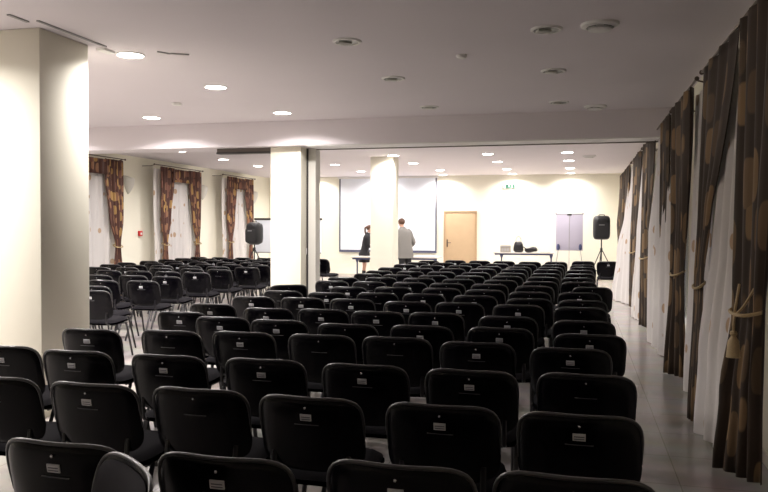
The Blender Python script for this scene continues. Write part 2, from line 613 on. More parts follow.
bm = bmesh.new(); lathe(bm, [(0.055, -0.014), (0.056, -0.02), (0.0, -0.022)], 20); obj('detector_slot', bm, M['grey'], t)
tag(obj('ceiling_hook', T(smooth_path([(-3.68, 6.03, ZC - 0.004), (-3.60, 6.10, ZC - 0.012), (-3.55, 6.07, ZC - 0.02), (-3.46, 6.20, ZC - 0.006)]), 0.007), M['grey']),
    'thin bent grey hook on the ceiling right of the largest lit downlight', 'hook')

# ------------------------------------------------------------------ chairs
def make_chair(rootname, fab):
    t = thing(rootname, 'x', 'chair')
    # seat
    seat = pad(0.46, 0.44, 0.030, 0.018, 4.5, 0.0, N=10)
    xform(seat, Matrix.Translation((0, 0.03, 0.445)) @ Matrix.Rotation(math.radians(90 + 3), 4, 'X'))
    # pad's -Y (back) points to +Z after the turn; flip so the plump side is up
    obj('seat_cushion', seat, fab, t)
    pan = pad(0.47, 0.45, 0.012, 0.012, 5, 0.0, N=8)
    xform(pan, Matrix.Translation((0, 0.03, 0.425)) @ Matrix.Rotation(math.radians(93), 4, 'X'))
    obj('seat_pan', pan, M['shell'], t)
    # backrest
    tilt = Matrix.Translation((0, -0.232, 0.646)) @ Matrix.Rotation(math.radians(12), 4, 'X')
    shell = pad(0.484, 0.345, 0.006, 0.020, 4.6, 0.040, N=16)
    xform(shell, tilt)
    # glossy raised lip, upper edge only, shaped to carry the rim highlight
    nf = len(shell.faces)
    lip = []
    for k in range(41):
        a_ = math.radians(-14 + 208 * k / 40)
        ca, sa = math.cos(a_), math.sin(a_)
        e_ = (abs(ca) ** 4.6 + abs(sa) ** 4.6) ** (-1 / 4.6)
        px_, pz_ = ca * e_, sa * e_
        lip.append(tilt @ Vector((px_ * 0.240, 0.040 * px_ * px_ - 0.002, pz_ * 0.1725)))
    tube(shell, lip, [0.0072 * min(1, 0.25 + k / 8, 0.25 + (40 - k) / 8) for k in range(41)], seg=8)
    shell.faces.ensure_lookup_table()
    for f in shell.faces[nf:]:
        f.material_index = 1
    sh = obj('back_shell', shell, [M['shell'], M['lip']], t, sharp=1.2)
    cush = pad(0.455, 0.315, 0.030, 0.002, 4.6, 0.036, N=10)
    xform(cush, Matrix.Translation((0, 0.008, 0)) @ tilt)
    obj('backrest_cushion', cush, fab, t)
    # legs: oval tubes
    for s in (-1, 1):
        obj('leg', T([(s * 0.235, 0.245, 0.004), (s * 0.222, 0.13, 0.395), (s * 0.215, 0.115, 0.415)], 0.009, seg=8, rx=0.014), M['tube'], t)
        obj('leg', T([(s * 0.235, -0.265, 0.004), (s * 0.222, -0.08, 0.395), (s * 0.215, -0.06, 0.415)], 0.009, seg=8, rx=0.014), M['tube'], t)
        obj('back_support', T(smooth_path([(s * 0.17, -0.08, 0.418), (s * 0.17, -0.185, 0.420), (s * 0.172, -0.212, 0.47), (s * 0.172, -0.206, 0.56)], 4), 0.008, seg=6, rx=0.013), M['tube'], t)
    fr = bmesh.new()
    for s in (-1, 1):
        tube(fr, [(s * 0.212, -0.12, 0.410), (s * 0.212, 0.18, 0.410)], 0.010, seg=6)
    for y in (-0.10, 0.14):
        tube(fr, [(-0.212, y, 0.408), (0.212, y, 0.408)], 0.008, seg=6)
    obj('seat_frame', fr, M['tube'], t)
    # screw, slot and sticker on the back of the shell
    def on_back(bm):
        return xform(bm, tilt)
    yb = -0.0215
    sc = bmesh.new()
    bmesh.ops.create_uvsphere(sc, u_segments=8, v_segments=6, radius=0.006, matrix=Matrix.Translation((0, yb + 0.001, 0.137)))
    obj('screw', on_back(sc), M['chrome'], sh)
    sl = B(-0.055, 0.055, yb - 0.001, yb + 0.004, 0.0575, 0.0605)
    obj('moulded_slot', on_back(sl), M['slot'], sh, smooth=False)
    st = bmesh.new()
    box(st, -0.025, 0.025, yb - 0.002, yb + 0.003, 0.078, 0.107)
    for k in range(2):
        box(st, -0.020, 0.020, yb - 0.0028, yb - 0.0019, 0.083 + k * 0.010, 0.087 + k * 0.010, mi=1)
    stk = obj('inventory_sticker', on_back(st), [M['sticker'], M['ink']], sh, smooth=False)
    stk['label'] = 'white inventory sticker'
    index_kids(t)
    return t
proto_chair = make_chair('stacking_chair', M['fabric'])
first = [True]
rnd = random.Random(7)
def place_chair(x, ytop, label, group, rz=None, sticker=True, dz=0):
    if first[0]:
        o = proto_chair
        first[0] = False
    else:
        o = copy_tree(proto_chair)
    a = rnd.uniform(-0.02, 0.02) if rz is None else rz
    # ytop is where the middle of the backrest's top rail stands
    o.location = (x - math.sin(a) * 0.272, ytop + math.cos(a) * 0.272, dz)
    o.rotation_euler = (0, 0, a)
    o['label'] = label
    o['group'] = group
    if not sticker:
        for ch in o.children:
            if ch.name.startswith('back_shell'):
                for g in list(ch.children):
                    if g.name.startswith('inventory_sticker'):
                        bpy.data.objects.remove(g)
    return o

rows = {
    0: [(-0.01, 2.25), (-0.54, 2.22), (-1.105, 2.15), (-1.71, 2.15)],
    1: [(0.004, 3.01), (-0.55, 3.02), (-1.13, 3.01), (-1.67, 3.03), (-2.205, 3.00), (-2.75, 3.01)],
    2: [(0.035, 3.85), (-0.54, 3.80), (-1.11, 3.80), (-1.69, 3.81), (-2.275, 3.78), (-2.87, 3.77), (-3.40, 3.81)],
    3: [(-0.05, 4.66), (-0.63, 4.74), (-1.18, 4.81), (-1.70, 4.78), (-2.27, 4.76), (-2.785, 4.68), (-3.375, 4.60)],
    4: [(0.07, 5.31), (-0.56, 5.47), (-1.14, 5.43), (-1.70, 5.37), (-2.29, 5.45), (-2.80, 5.50), (-3.30, 5.74)],
    5: [(0.035, 6.07), (-0.57, 6.19), (-1.19, 6.29), (-1.70, 6.25), (-2.21, 6.27), (-2.71, 6.21), (-3.37, 6.42)],
    6: [(0.01, 7.09), (-0.56, 7.15), (-1.13, 7.20), (-1.64, 7.15), (-2.24, 7.26), (-2.77, 7.24), (-3.31, 7.21)],
    7: [(0.03, 7.79), (-0.50, 7.81), (-1.09, 8.00), (-1.66, 8.06), (-2.18, 8.02), (-2.72, 7.89), (-3.29, 7.97)],
    8: [(0.0, 8.71), (-0.55, 8.64), (-1.08, 8.78), (-1.61, 8.87), (-2.20, 8.83), (-2.73, 8.71)],
    9: [(0.15, 9.56), (-0.55, 9.54), (-1.13, 9.68), (-1.68, 9.67), (-2.18, 9.67), (-2.73, 9.64), (-3.26, 9.64)],
    10: [(-0.01, 10.41), (-0.52, 10.37), (-1.07, 10.47), (-1.66, 10.50), (-2.24, 10.54), (-2.80, 10.52), (-3.33, 10.36)],
    11: [(-0.03, 11.30), (-0.53, 11.32), (-1.06, 11.37), (-1.62, 11.28), (-2.16, 11.20), (-2.72, 11.21), (-3.22, 11.30)],
    12: [(0.0, 12.30), (-0.53, 12.22), (-1.07, 12.16), (-1.64, 12.14), (-2.21, 12.16), (-2.72, 12.10), (-3.26, 12.13)],
    13: [(0.0, 13.36), (-0.55, 13.32), (-1.12, 13.32), (-1.66, 13.25), (-2.20, 13.20), (-2.76, 13.15), (-3.32, 13.15)],
    14: [(0.05, 14.40), (-0.53, 14.20), (-1.11, 14.12), (-1.66, 14.18), (-2.22, 14.22), (-2.78, 14.24), (-3.33, 14.36)],
    15: [(0.05, 15.35), (-0.52, 15.30), (-1.07, 15.20), (-1.62, 15.25), (-2.17, 15.30), (-2.73, 15.28), (-3.27, 15.25)],
    16: [(0.07, 16.95), (-0.50, 16.45), (-1.04, 16.30), (-1.60, 16.42), (-2.13, 16.42), (-2.68, 16.50), (-3.20, 16.12)],
}
nosticker = {(1, 3), (3, 5), (3, 3), (3, 2), (2, 0)}
for r in sorted(rows):
    for c, (x, y) in enumerate(rows[r]):
        if r == 0:
            rn = 'nearest row'
        else:
            rn = ordn[r + 1] + ' row from camera'
        cn = 'nearest the curtained right wall' if c == 0 else ordn[c + 1] + ' from the curtained wall'
        st = (r, c) not in nosticker and (r < 3 or rnd.random() > 0.12)
        place_chair(x, y, 'black stacking chair in centre block, ' + rn + ', ' + cn, 'black chairs in the centre block', sticker=st)
place_chair(0.60, 17.03, 'black stacking chair alone beside the curtains at the far end of the aisle', 'black chairs standing apart', sticker=True)
place_chair(-3.53, 8.80, 'black stacking chair behind the left edge of the centre block near the middle pillar', 'black chairs standing apart', rz=0.5)
place_chair(-5.72, 16.1, 'black stacking chair alone just right of the partition edge post', 'black chairs standing apart', rz=-0.3)

# the chair whose padded front faces left, in the nearest row
grey = make_chair('stacking_chair', M['greyfab'])
grey['label'] = 'charcoal padded chair turned sideways between two chairs of the nearest row'
grey['group'] = 'black chairs standing apart'
GREY_A = math.radians(141)
grey.rotation_euler = (0, 0, GREY_A)
grey.location = (-1.31 - math.sin(GREY_A) * 0.272, 2.035 + math.cos(GREY_A) * 0.272, 0)

left_rows = [
    (7.35, [-5.38, -5.95]), (7.97, [-5.74, -6.3]), (8.83, [-5.67, -6.24, -6.80]), (9.75, [-5.84, -6.42, -6.95, -7.5]),
    (10.82, [-5.92, -6.45, -6.98, -7.55]), (11.65, [-5.96, -6.5, -7.1, -7.75, -8.3]), (12.45, [-5.81, -6.4, -6.95, -7.55, -8.1, -8.65]),
    (13.2, [-5.92, -6.5, -7.05, -7.6, -8.2, -8.8]), (13.95, [-5.88, -6.45, -7.0, -7.6, -8.15, -8.75]), (14.7, [-5.9, -6.48, -7.02, -7.6, -8.2, -8.8]),
    (15.45, [-5.95, -6.5, -7.05, -7.65, -8.2, -8.8]), (16.2, [-6.5, -7.1, -7.65, -8.25, -8.8]),
]
for r, (y, xs) in enumerate(left_rows):
    for c, x in enumerate(xs):
        rn = 'nearest row' if r == 0 else ordn[r + 1] + ' row from camera'
        cn = 'at the aisle end' if c == 0 else ordn[c + 1] + ' from the aisle'
        place_chair(x, y + rnd.uniform(-0.06, 0.06), 'black stacking chair in far left block, ' + rn + ', ' + cn, 'black chairs in the far left block',
                    rz=rnd.uniform(-0.10, 0.06), sticker=rnd.random() > 0.25)

# ------------------------------------------------------------------ curtains
def cloth(keys, folds, amp, nz=26, seed=0, thick=0.004, wid=1.5):
    """keys: list of (z, (x0,y0), (x1,y1), amp factor) from top to bottom"""
    rr = random.Random(seed)
    ph = [rr.uniform(-0.5, 0.5) for _ in range(40)]
    nu = folds * 8
    bm = bmesh.new()
    uvl = bm.loops.layers.uv.new('UVMap')
    keys = sorted(keys, key=lambda k: -k[0])
    zt, zb = keys[0][0], keys[-1][0]
    grid, uvs = [], {}
    for j in range(nz + 1):
        z = zt + (zb - zt) * j / nz
        for i in range(len(keys) - 1):
            if keys[i][0] >= z >= keys[i + 1][0] - 1e-9:
                a, b = keys[i], keys[i + 1]
                t = (a[0] - z) / (a[0] - b[0])
                t = t * t * (3 - 2 * t) if i else t ** 1.4
                break
        P0 = Vector(a[1]).lerp(Vector(b[1]), t)
        P1 = Vector(a[2]).lerp(Vector(b[2]), t)
        am = (a[3] + (b[3] - a[3]) * t) * amp
        d = P1 - P0
        nrm = Vector((d.y, -d.x)).normalized()
        row = []
        for i in range(nu + 1):
            s = i / nu
            k = s * folds
            off = am * (math.sin(2 * PI * k + ph[int(k) % 40] * 0.8) * (0.75 + 0.4 * ph[(int(k) + 7) % 40]) + 0.25 * math.sin(4.3 * k + 2 * (1 - z) + seed))
            p = P0 + d * (s + 0.012 * math.sin(3 * k + z * 2)) + nrm * off
            v = bm.verts.new((p.x, p.y, z))
            uvs[v] = (s * wid + seed * 0.41, z + seed * 0.13)
            row.append(v)
        grid.append(row)
    for j in range(nz):
        for i in range(nu):
            f = bm.faces.new((grid[j][i], grid[j][i + 1], grid[j + 1][i + 1], grid[j + 1][i]))
            for l in f.loops:
                l[uvl].uv = uvs[l.vert]
    return bm

def solid(o, t=0.004):
    md = o.modifiers.new('thickness', 'SOLIDIFY')
    md.thickness = t
    md.offset = 0
    return o

def tie(parent, c, rx, ry, z, out, tassel=True, pt=None):
    """cord loop around the gathered cloth plus tassel; c = (x,y)"""
    pts = []
    for k in range(21):
        a = 2 * PI * k / 20
        ca, sa = math.cos(a), math.sin(a)
        e = (abs(ca) ** 3 + abs(sa) ** 3) ** (-1 / 3)
        pts.append((c[0] + rx * ca * e, c[1] + ry * sa * e, z - 0.03 * ca * out[0]))
    tb_ = bmesh.new()
    tube(tb_, pts, 0.011, seg=6, cap=False)
    px, py = pt if pt else (c[0] + out[0] * rx, c[1] + out[1] * ry)
    tb = obj('tieback', tb_, M['cord'], parent)
    if tassel:
        kb = bmesh.new()
        tube(kb, smooth_path([(px + 0.03, py + 0.03, z + 0.16), (px + 0.01, py, z + 0.06), (px, py, z - 0.02), (px - 0.005, py - 0.01, z - 0.12)], 4), 0.008, seg=6)
        tube(kb, smooth_path([(px + 0.10, py - 0.03, z + 0.14), (px + 0.05, py - 0.02, z + 0.04), (px, py - 0.015, z - 0.03), (px - 0.005, py - 0.01, z - 0.12)], 4), 0.008, seg=6)
        obj('cord_knot', kb, M['cord'], tb)
        bm = bmesh.new()
        lathe(bm, [(0.0, 0), (0.018, -0.006), (0.022, -0.02), (0.014, -0.034), (0.020, -0.045), (0.032, -0.065), (0.040, -0.16), (0.0, -0.162)], 14, (px - 0.005, py - 0.01, z - 0.11))
        obj('tassel', bm, M['cord'], tb)

def drape(label, keys, seed, m='drape', folds=4, amp=0.035, tiepos=None, group='brown patterned curtains on the right wall', wid=1.5, tas=True, out=(-1, 0), pt=None):
    t = thing('patterned_curtain', label, 'curtain', (keys[-1][1][0], keys[-1][1][1], 0), 0, group)
    o = obj('drape_fabric', cloth(keys, folds, amp, seed=seed, wid=wid), M[m], t, sharp=3)
    o.location = (-t.location[0], -t.location[1], 0)
    solid(o)
    if tiepos:
        (cx, cy), rx, ry, z = tiepos
        tie(t, (cx - t.location[0], cy - t.location[1]), rx, ry, z, out, tas, (pt[0] - t.location[0], pt[1] - t.location[1]) if pt else None)
    return t

def sheer(label, keys, seed, folds=4, amp=0.032, group='white sheer curtains on the right wall', wid=2.0):
    o = obj('sheer_curtain', cloth(keys, folds, amp, seed=seed, wid=wid), M['sheer'], None, sharp=3)
    tag(o, label, 'curtain', group)
    return o

XT = 0.95
drape('nearest brown gold curtain with tasselled tieback at the right edge', [(2.82, (XT, 4.05), (XT, 5.05), 1.0), (1.72, (XT + .02, 4.35), (XT, 5.08), 0.8), (1.06, (1.01, 4.66), (0.93, 5.04), 0.5), (0.5, (1.04, 4.80), (0.88, 5.14), 0.8), (0.01, (1.07, 4.90), (0.85, 5.22), 1.0)], 1, folds=4, amp=0.04, tiepos=((0.96, 4.86), 0.075, 0.20, 1.06), out=(-0.6, -0.8), pt=(0.885, 4.80))
drape('second nearest brown curtain, narrow at the floor, behind the nearest sheer', [(2.82, (XT, 5.15), (XT, 6.5), 1.0), (1.7, (0.95, 6.15), (0.93, 6.50), 0.7), (1.1, (0.93, 6.32), (0.91, 6.56), 0.5), (0.01, (0.90, 6.32), (0.86, 6.50), 0.6)], 2, folds=4, amp=0.025, tiepos=((0.92, 6.44), 0.035, 0.14, 1.1), tas=False)
drape('third brown curtain, straight to the floor, right of the chair block', [(2.82, (XT, 7.25), (XT, 8.55), 1.0), (1.7, (0.99, 7.75), (0.93, 8.30), 0.7), (1.1, (1.00, 7.95), (0.92, 8.35), 0.5), (0.01, (1.06, 8.20), (0.88, 8.50), 0.9)], 3, folds=4, tiepos=((0.96, 8.15), 0.06, 0.21, 1.1), tas=False)
drape('fourth brown curtain, thin wedge hanging behind a white sheer', [(2.82, (XT, 8.95), (XT, 9.75), 1.0), (1.7, (1.0, 9.45), (0.96, 9.95), 0.7), (1.1, (1.02, 9.7), (0.98, 10.0), 0.5), (0.01, (1.05, 9.6), (1.0, 10.0), 0.7)], 4, folds=4, amp=0.02)
drape('fifth brown curtain, reaching the floor halfway down the aisle', [(2.82, (XT, 10.75), (XT, 12.2), 1.0), (1.7, (0.99, 11.7), (0.94, 12.5), 0.8), (1.1, (1.01, 12.0), (0.93, 12.55), 0.6), (0.01, (1.05, 12.1), (0.94, 12.6), 0.9)], 5, folds=4, tiepos=((0.97, 12.3), 0.07, 0.28, 1.1), tas=False)
drape('sixth brown curtain, the next beyond the beam, reaching the floor', [(2.82, (XT, 13.0), (XT, 14.6), 1.0), (1.7, (0.99, 14.3), (0.95, 15.2), 0.8), (1.1, (1.0, 14.8), (0.95, 15.4), 0.6), (0.01, (1.04, 14.9), (0.96, 15.5), 0.9)], 6, folds=4, tiepos=((0.975, 15.1), 0.06, 0.3, 1.1), tas=False)
drape('seventh brown curtain, its lower half hidden behind the widest pale sheer', [(2.82, (XT, 15.9), (XT, 17.2), 1.0), (1.7, (0.99, 16.6), (0.95, 17.5), 0.8), (1.1, (1.0, 17.2), (0.96, 17.7), 0.6), (0.01, (1.04, 17.1), (0.96, 17.7), 0.9)], 7, folds=5)
drape('farthest brown curtain by the far wall speaker', [(2.82, (XT, 17.7), (XT, 19.3), 1.0), (1.7, (0.98, 18.6), (0.90, 19.8), 0.8), (1.1, (0.99, 19.3), (0.95, 20.2), 0.6), (0.01, (1.04, 19.4), (0.96, 20.2), 0.9)], 8, folds=5)
sheer('bluish white sheer behind the nearest brown curtain at the right edge', [(2.78, (1.06, 2.9), (1.06, 4.5), 0.8), (0.02, (1.10, 2.9), (1.10, 4.85), 1)], 11)
sheer('nearest full white sheer with tan dots between the two nearest brown curtains', [(2.78, (1.03, 4.95), (1.03, 6.0), 0.8), (1.5, (1.02, 5.1), (0.96, 6.0), 0.9), (0.6, (1.0, 5.3), (0.89, 6.05), 1), (0.02, (0.99, 5.3), (0.86, 6.05), 1)], 12, wid=2.2)
sheer('second white sheer with tan dots between the second and third brown curtains', [(2.78, (1.04, 6.55), (1.04, 7.6), 0.8), (1.2, (1.03, 6.65), (1.02, 7.6), 0.9), (0.02, (1.0, 6.8), (0.98, 7.6), 1)], 13)
sheer('third white sheer with tan dots between the third and fifth brown curtains', [(2.78, (1.02, 9.1), (1.01, 10.8), 0.8), (1.5, (1.0, 8.8), (0.91, 10.8), 0.9), (0.02, (1.0, 8.8), (0.90, 10.9), 1)], 14)
sheer('fourth white sheer with tan dots, narrow, beyond the fifth brown curtain', [(2.78, (1.01, 12.7), (1.01, 13.6), 0.8), (1.5, (1.0, 12.8), (0.95, 13.6), 0.9), (0.02, (1.0, 12.9), (0.88, 13.6), 1)], 15, folds=5)
sheer('farthest pale sheer with tan dots spreading widest into the aisle', [(2.78, (1.0, 15.6), (0.98, 16.3), 0.6), (1.9, (0.99, 15.6), (0.92, 16.6), 0.9), (1.0, (0.99, 15.6), (0.76, 16.8), 1.1), (0.02, (0.98, 15.6), (0.66, 16.9), 1.2)], 16, wid=2.2)

def rod(x, y0, y1, z, label, group, side):
    t = thing('curtain_rod', label, 'curtain rod', (x, (y0 + y1) / 2, z), 0, group)
    L = (y1 - y0) / 2
    obj('rod', T([(0, -L, 0), (0, L, 0)], 0.011), M['rod'], t)
    for s in (-1, 1):
        bm = bmesh.new()
        bmesh.ops.create_uvsphere(bm, u_segments=10, v_segments=8, radius=0.021, matrix=Matrix.Translation((0, s * (L + 0.015), 0)))
        obj('finial', bm, M['rod'], t)
        wx = side * abs((XR if side > 0 else XL) - x)
        obj('bracket', T([(wx, s * (L - 0.05), -0.03), (wx * 0.4, s * (L - 0.05), -0.03), (0, s * (L - 0.05), 0.0)], 0.008, seg=6), M['rod'], t)
for a, b, lb in ((3.9, 6.70, 'bronze curtain rod over the two nearest curtains at the right edge'), (7.0, 8.75, 'bronze curtain rod above the third curtain at right'),
                 (8.9, 11.0, 'bronze curtain rod above the fourth curtain, in front of the beam line'), (11.1, 12.8, 'bronze curtain rod just beyond the beam'), (12.95, 15.4, 'bronze curtain rod second beyond the beam'), (15.7, 19.5, 'bronze curtain rod farthest down the right wall')):
    rod(XT + 0.01, a, b, 2.84, lb, 'curtain rods on the right wall', 1)

# left wall windows
XD = -9.40
ZL = 2.93
names_l = {3: 'nearest left wall window', 4: 'middle left wall window', 5: 'farthest left wall window'}
for i in (3, 4, 5):
    a, b = CUR_L[i]
    nm = names_l[i]
    g = 'brown patterned curtains on the left wall'
    for s, side, who in ((a - 0.05, 1, 'near-side'), (b + 0.05, -1, 'far-side')):
        e = s + side * 0.62
        k = [(ZL, (XD, min(s, e)), (XD, max(s, e)), 0.7), (ZL - 0.28, (XD, min(s, e)), (XD, max(s, e)), 0.8)]
        w1 = (s + side * 0.10, s + side * 0.30)
        k += [(1.7, (XD, min(s, s + side * .48)), (XD, max(s, s + side * .48)), 0.8), (1.12, (XD + .01, min(w1)), (XD + .01, max(w1)), 0.5), (0.6, (XD, min(w1) - 0.06), (XD, max(w1) + 0.06), 0.8), (0.02, (XD, min(w1) - 0.1), (XD, max(w1) + 0.1), 0.9)]
        drape(who + ' brown and gold curtain tied back at the ' + nm, k, 20 + i * 2 + (side > 0), m='drape2', folds=5, amp=0.04, wid=1.1,
              tiepos=((XD + 0.01, sum(w1) / 2), 0.06, 0.13, 1.13), group=g, tas=False, out=(1, 0))
    sheer('white sheer with dots at the ' + nm, [(ZL - 0.05, (XD - 0.08, a - 0.20), (XD - 0.08, b), 0.8), (0.02, (XD - 0.08, a - 0.20), (XD - 0.08, b), 1)], 40 + i, folds=11, amp=0.025, group='white sheers on the left wall', wid=3)
    v = thing('curtain_valance', 'brown valance strip across the top of the ' + nm, 'valance', (XD, a, ZL), 0, 'valances on the left wall')
    fo = obj('valance_fabric', cloth([(ZL - 0.02, (XD + 0.03, a + 0.45), (XD + 0.03, b - 0.45), 0.8), (ZL - 0.33, (XD + 0.03, a + 0.45), (XD + 0.03, b - 0.45), 1)], 8, 0.02, nz=4, seed=50 + i), M['drape2'], v, sharp=3)
    fo.location = (-XD, -a, -ZL)
    solid(fo)
    rod(XD, a - 0.3, b + 0.12, ZL + 0.03, 'dark curtain rod over the ' + nm, 'curtain rods on the left wall', -1)

# ------------------------------------------------------------------ left wall fittings
for (y, z), lb in zip(((14.75, 2.62), (18.15, 2.61), (21.4, 2.60)), ('half-bowl wall lamp, unlit, between the nearest and middle left windows', 'half-bowl wall lamp, unlit, between the middle and farthest left windows', 'half-bowl wall lamp, unlit, right of the farthest left window')):
    t = thing('wall_sconce', lb, 'wall lamp', (XL, y, z), 0, 'wall lamps on the left wall')
    bm = bmesh.new()
    n = 14
    rows_ = []
    for j in range(9):
        fz = j / 8
        r = 0.20 * math.sin((1 - fz) * PI / 2) ** 0.7 if fz < 1 else 0.005
        rows_.append([bm.verts.new((0.13 * (r / 0.20) * math.sin(PI * k / n) + 0.001, -r * math.cos(PI * k / n) * 0.85, -0.36 * fz + 0.10 * (0.5 - k / n) * (1 - fz))) for k in range(n + 1)])
    for j in range(8):
        for k in range(n):
            bm.faces.new((rows_[j][k], rows_[j][k + 1], rows_[j + 1][k + 1], rows_[j + 1][k]))
    o = obj('sconce_bowl', bm, M['lace'], t)
    solid(o, 0.012)
    obj('wall_plate', B(0, 0.012, -0.07, 0.07, -0.25, -0.05, bev=0.004), M['white'], t)
t = thing('fire_call_point', 'small red fire alarm call point on the left wall', 'alarm', (XL, 15.2, 1.38))
obj('call_point_box', B(0, 0.05, -0.06, 0.06, -0.06, 0.06, bev=0.006), M['red'], t)
obj('break_glass', B(0.05, 0.053, -0.03, 0.03, -0.03, 0.02), M['white'], t, smooth=False)
t = thing('wall_switch', 'small grey switch on the side of the middle pillar', 'switch', (-4.06, 10.86, 1.17))
obj('switch_plate', B(0, 0.01, -0.04, 0.04, -0.05, 0.05, bev=0.003), M['white'], t)
obj('switch_rocker', B(0.01, 0.014, -0.02, 0.02, -0.03, 0.03, bev=0.001), M['grey'], t)

# ------------------------------------------------------------------ far wall: screen, exit sign
sx0, sx1, sz0, sz1 = -7.24 * dk, -4.17 * dk, H_EYE - 0.75 * dk, 3.05
t = thing('projection_screen', 'large white pull-down projection screen with black border on the far wall', 'projection screen', ((sx0 + sx1) / 2, YF - 0.06, sz0))
W_ = (sx1 - sx0) / 2
Hs = sz1 - sz0
bm = bmesh.new()
bb = 0.045
box(bm, -W_, -W_ + bb, -0.006, 0.0, 0, Hs)
box(bm, W_ - bb, W_, -0.006, 0.0, 0, Hs)
box(bm, -W_ + bb, W_ - bb, -0.006, 0.0, 0, bb)
obj('screen_border', bm, M['border'], t, smooth=False)
obj('screen_fabric', B(-W_ + bb, W_ - bb, -0.005, 0.001, bb, Hs), M['screen'], t, smooth=False)
obj('screen_casing', B(-W_ - 0.04, W_ + 0.04, -0.05, 0.05, Hs, Hs + 0.06, bev=0.01), M['white'], t)
obj('bottom_bar', T([(-W_, -0.003, -0.012), (W_, -0.003, -0.012)], 0.013), M['blue'], t)

ex0, ex1, ez0, ez1 = -2.21 * dk, -1.86 * dk, H_EYE + 1.15 * dk, H_EYE + 1.27 * dk
t = thing('exit_sign', 'green running-man exit sign high on the far wall right of the door', 'sign', ((ex0 + ex1) / 2, YF, (ez0 + ez1) / 2))
we, he = (ex1 - ex0) / 2, (ez1 - ez0) / 2
obj('sign_housing', B(-we - .008, we + .008, -0.05, 0, -he - .008, he + .008, bev=0.004), M['white'], t)
bm = bmesh.new()
box(bm, -we, we, -0.054, -0.0501, -he, he, mi=0)
def wbox(x0, x1, z0, z1, rot=0, c=None):
    fs = box(bm, x0, x1, -0.057, -0.0541, z0, z1, mi=1)
    if rot:
        vs = {v for f in fs for v in f.verts}
        bmesh.ops.rotate(bm, verts=list(vs), cent=c or ((x0 + x1) / 2, 0, (z0 + z1) / 2), matrix=Matrix.Rotation(rot, 3, 'Y'))
# doorway, running figure, arrow
wbox(-we + 0.008, -0.092, -he + 0.010, he - 0.010)
for q in ((-0.152, -0.106, -0.004, 0.004, 0), (-0.158, -0.136, 0.004, 0.010, -0.7), (-0.158, -0.136, -0.010, -0.004, 0.7)):
    fs_ = box(bm, q[0], q[1], -0.060, -0.0571, q[2], q[3], mi=0)
    if q[4]:
        bmesh.ops.rotate(bm, verts=list({v for f in fs_ for v in f.verts}), cent=((q[0] + q[1]) / 2, 0, (q[2] + q[3]) / 2), matrix=Matrix.Rotation(q[4], 3, 'Y'))
wbox(0.070, 0.105, -he + 0.010, he - 0.010)
wbox(0.010, 0.022, he - 0.028, he - 0.016)
wbox(0.000, 0.016, -0.010, he - 0.030, 0.25)
wbox(0.014, 0.038, 0.014, 0.020, 0.4)
wbox(-0.022, 0.002, 0.010, 0.016, -0.5)
wbox(0.004, 0.030, -0.026, -0.019, 0.6)
wbox(-0.020, 0.004, -0.034, -0.027, -0.7)
obj('sign_face', bm, [M['green'], M['exitw']], t, smooth=False)

# ------------------------------------------------------------------ speakers
def speaker(loc, rz, w_, h_, label):
    t = thing('loudspeaker', label, 'loudspeaker', loc, rz, 'black loudspeakers on tripods')
    d_ = w_ * 0.85
    body = pad(w_, h_, d_ * 0.55, d_ * 0.45, 5.5, 0.0, N=12)
    xform(body, Matrix.Translation((0, 0, h_ / 2)))
    obj('cabinet', body, M['black'], t)
    gr = pad(w_ * 0.84, h_ * 0.62, 0.010, 0.012, 6, 0, N=10)
    xform(gr, Matrix.Translation((0, -d_ * 0.452, h_ * 0.40)))
    g = obj('grille', gr, M['blackgl'], t)
    bm = bmesh.new()
    lathe(bm, [(w_ * 0.30, 0), (w_ * 0.28, 0.012), (w_ * 0.12, 0.02), (0.0, 0.022)], 20)
    xform(bm, Matrix.Translation((0, -d_ * 0.45, h_ * 0.80)) @ Matrix.Rotation(PI / 2, 4, 'X') @ Matrix.Scale(0.55, 4, (0, 1, 0)))
    obj('horn', bm, M['blackgl'], t)
    bm = B(-w_ * 0.20, w_ * 0.12, -d_ * 0.48 - 0.004, -d_ * 0.45, h_ * 0.60, h_ * 0.625)
    obj('badge', bm, M['badge'], t, smooth=False)
    bm = T(smooth_path([(-0.07, 0, h_ - 0.004), (-0.06, 0, h_ + 0.02), (0.06, 0, h_ + 0.02), (0.07, 0, h_ - 0.004)]), 0.010)
    obj('carry_handle', bm, M['black'], t)
    return t
def stand(loc, h_, label, hub=0.95, rot=0.3):
    t = thing('speaker_stand', label, 'speaker stand', loc, rot, 'tripod speaker stands')
    obj('pole', T([(0, 0, 0.25), (0, 0, h_)], 0.017, seg=10), M['black'], t)
    bm = bmesh.new(); lathe(bm, [(0.0, 0.07), (0.03, 0.07), (0.035, 0.03), (0.03, -0.03), (0.0, -0.03)], 12, (0, 0, hub)); obj('collar', bm, M['black'], t)
    bm = bmesh.new(); lathe(bm, [(0.0, 0.02), (0.028, 0.02), (0.028, -0.02), (0.0, -0.02)], 12, (0, 0, 0.33)); obj('collar', bm, M['black'], t)
    for k in range(3):
        a = 2 * PI * k / 3
        c_, s_ = math.cos(a), math.sin(a)
        lg = obj('leg', T([(0.03 * c_, 0.03 * s_, hub), (0.52 * c_, 0.52 * s_, 0.012)], 0.012), M['black'], t)
        obj('rubber_foot', T([(0.50 * c_, 0.50 * s_, 0.03), (0.53 * c_, 0.53 * s_, 0.006)], 0.018), M['black'], lg)
        obj('brace', T([(0.03 * c_, 0.03 * s_, 0.33), (0.27 * c_, 0.27 * s_, 0.49)], 0.008, seg=6), M['black'], t)
stand((0.54, 20.5, 0), 1.24, 'black tripod stand under the right-hand loudspeaker, far end of aisle')
speaker((0.54, 20.5, 1.24), 0.10, 0.44, 0.63, 'black loudspeaker on a tripod near the curtains at the far right')
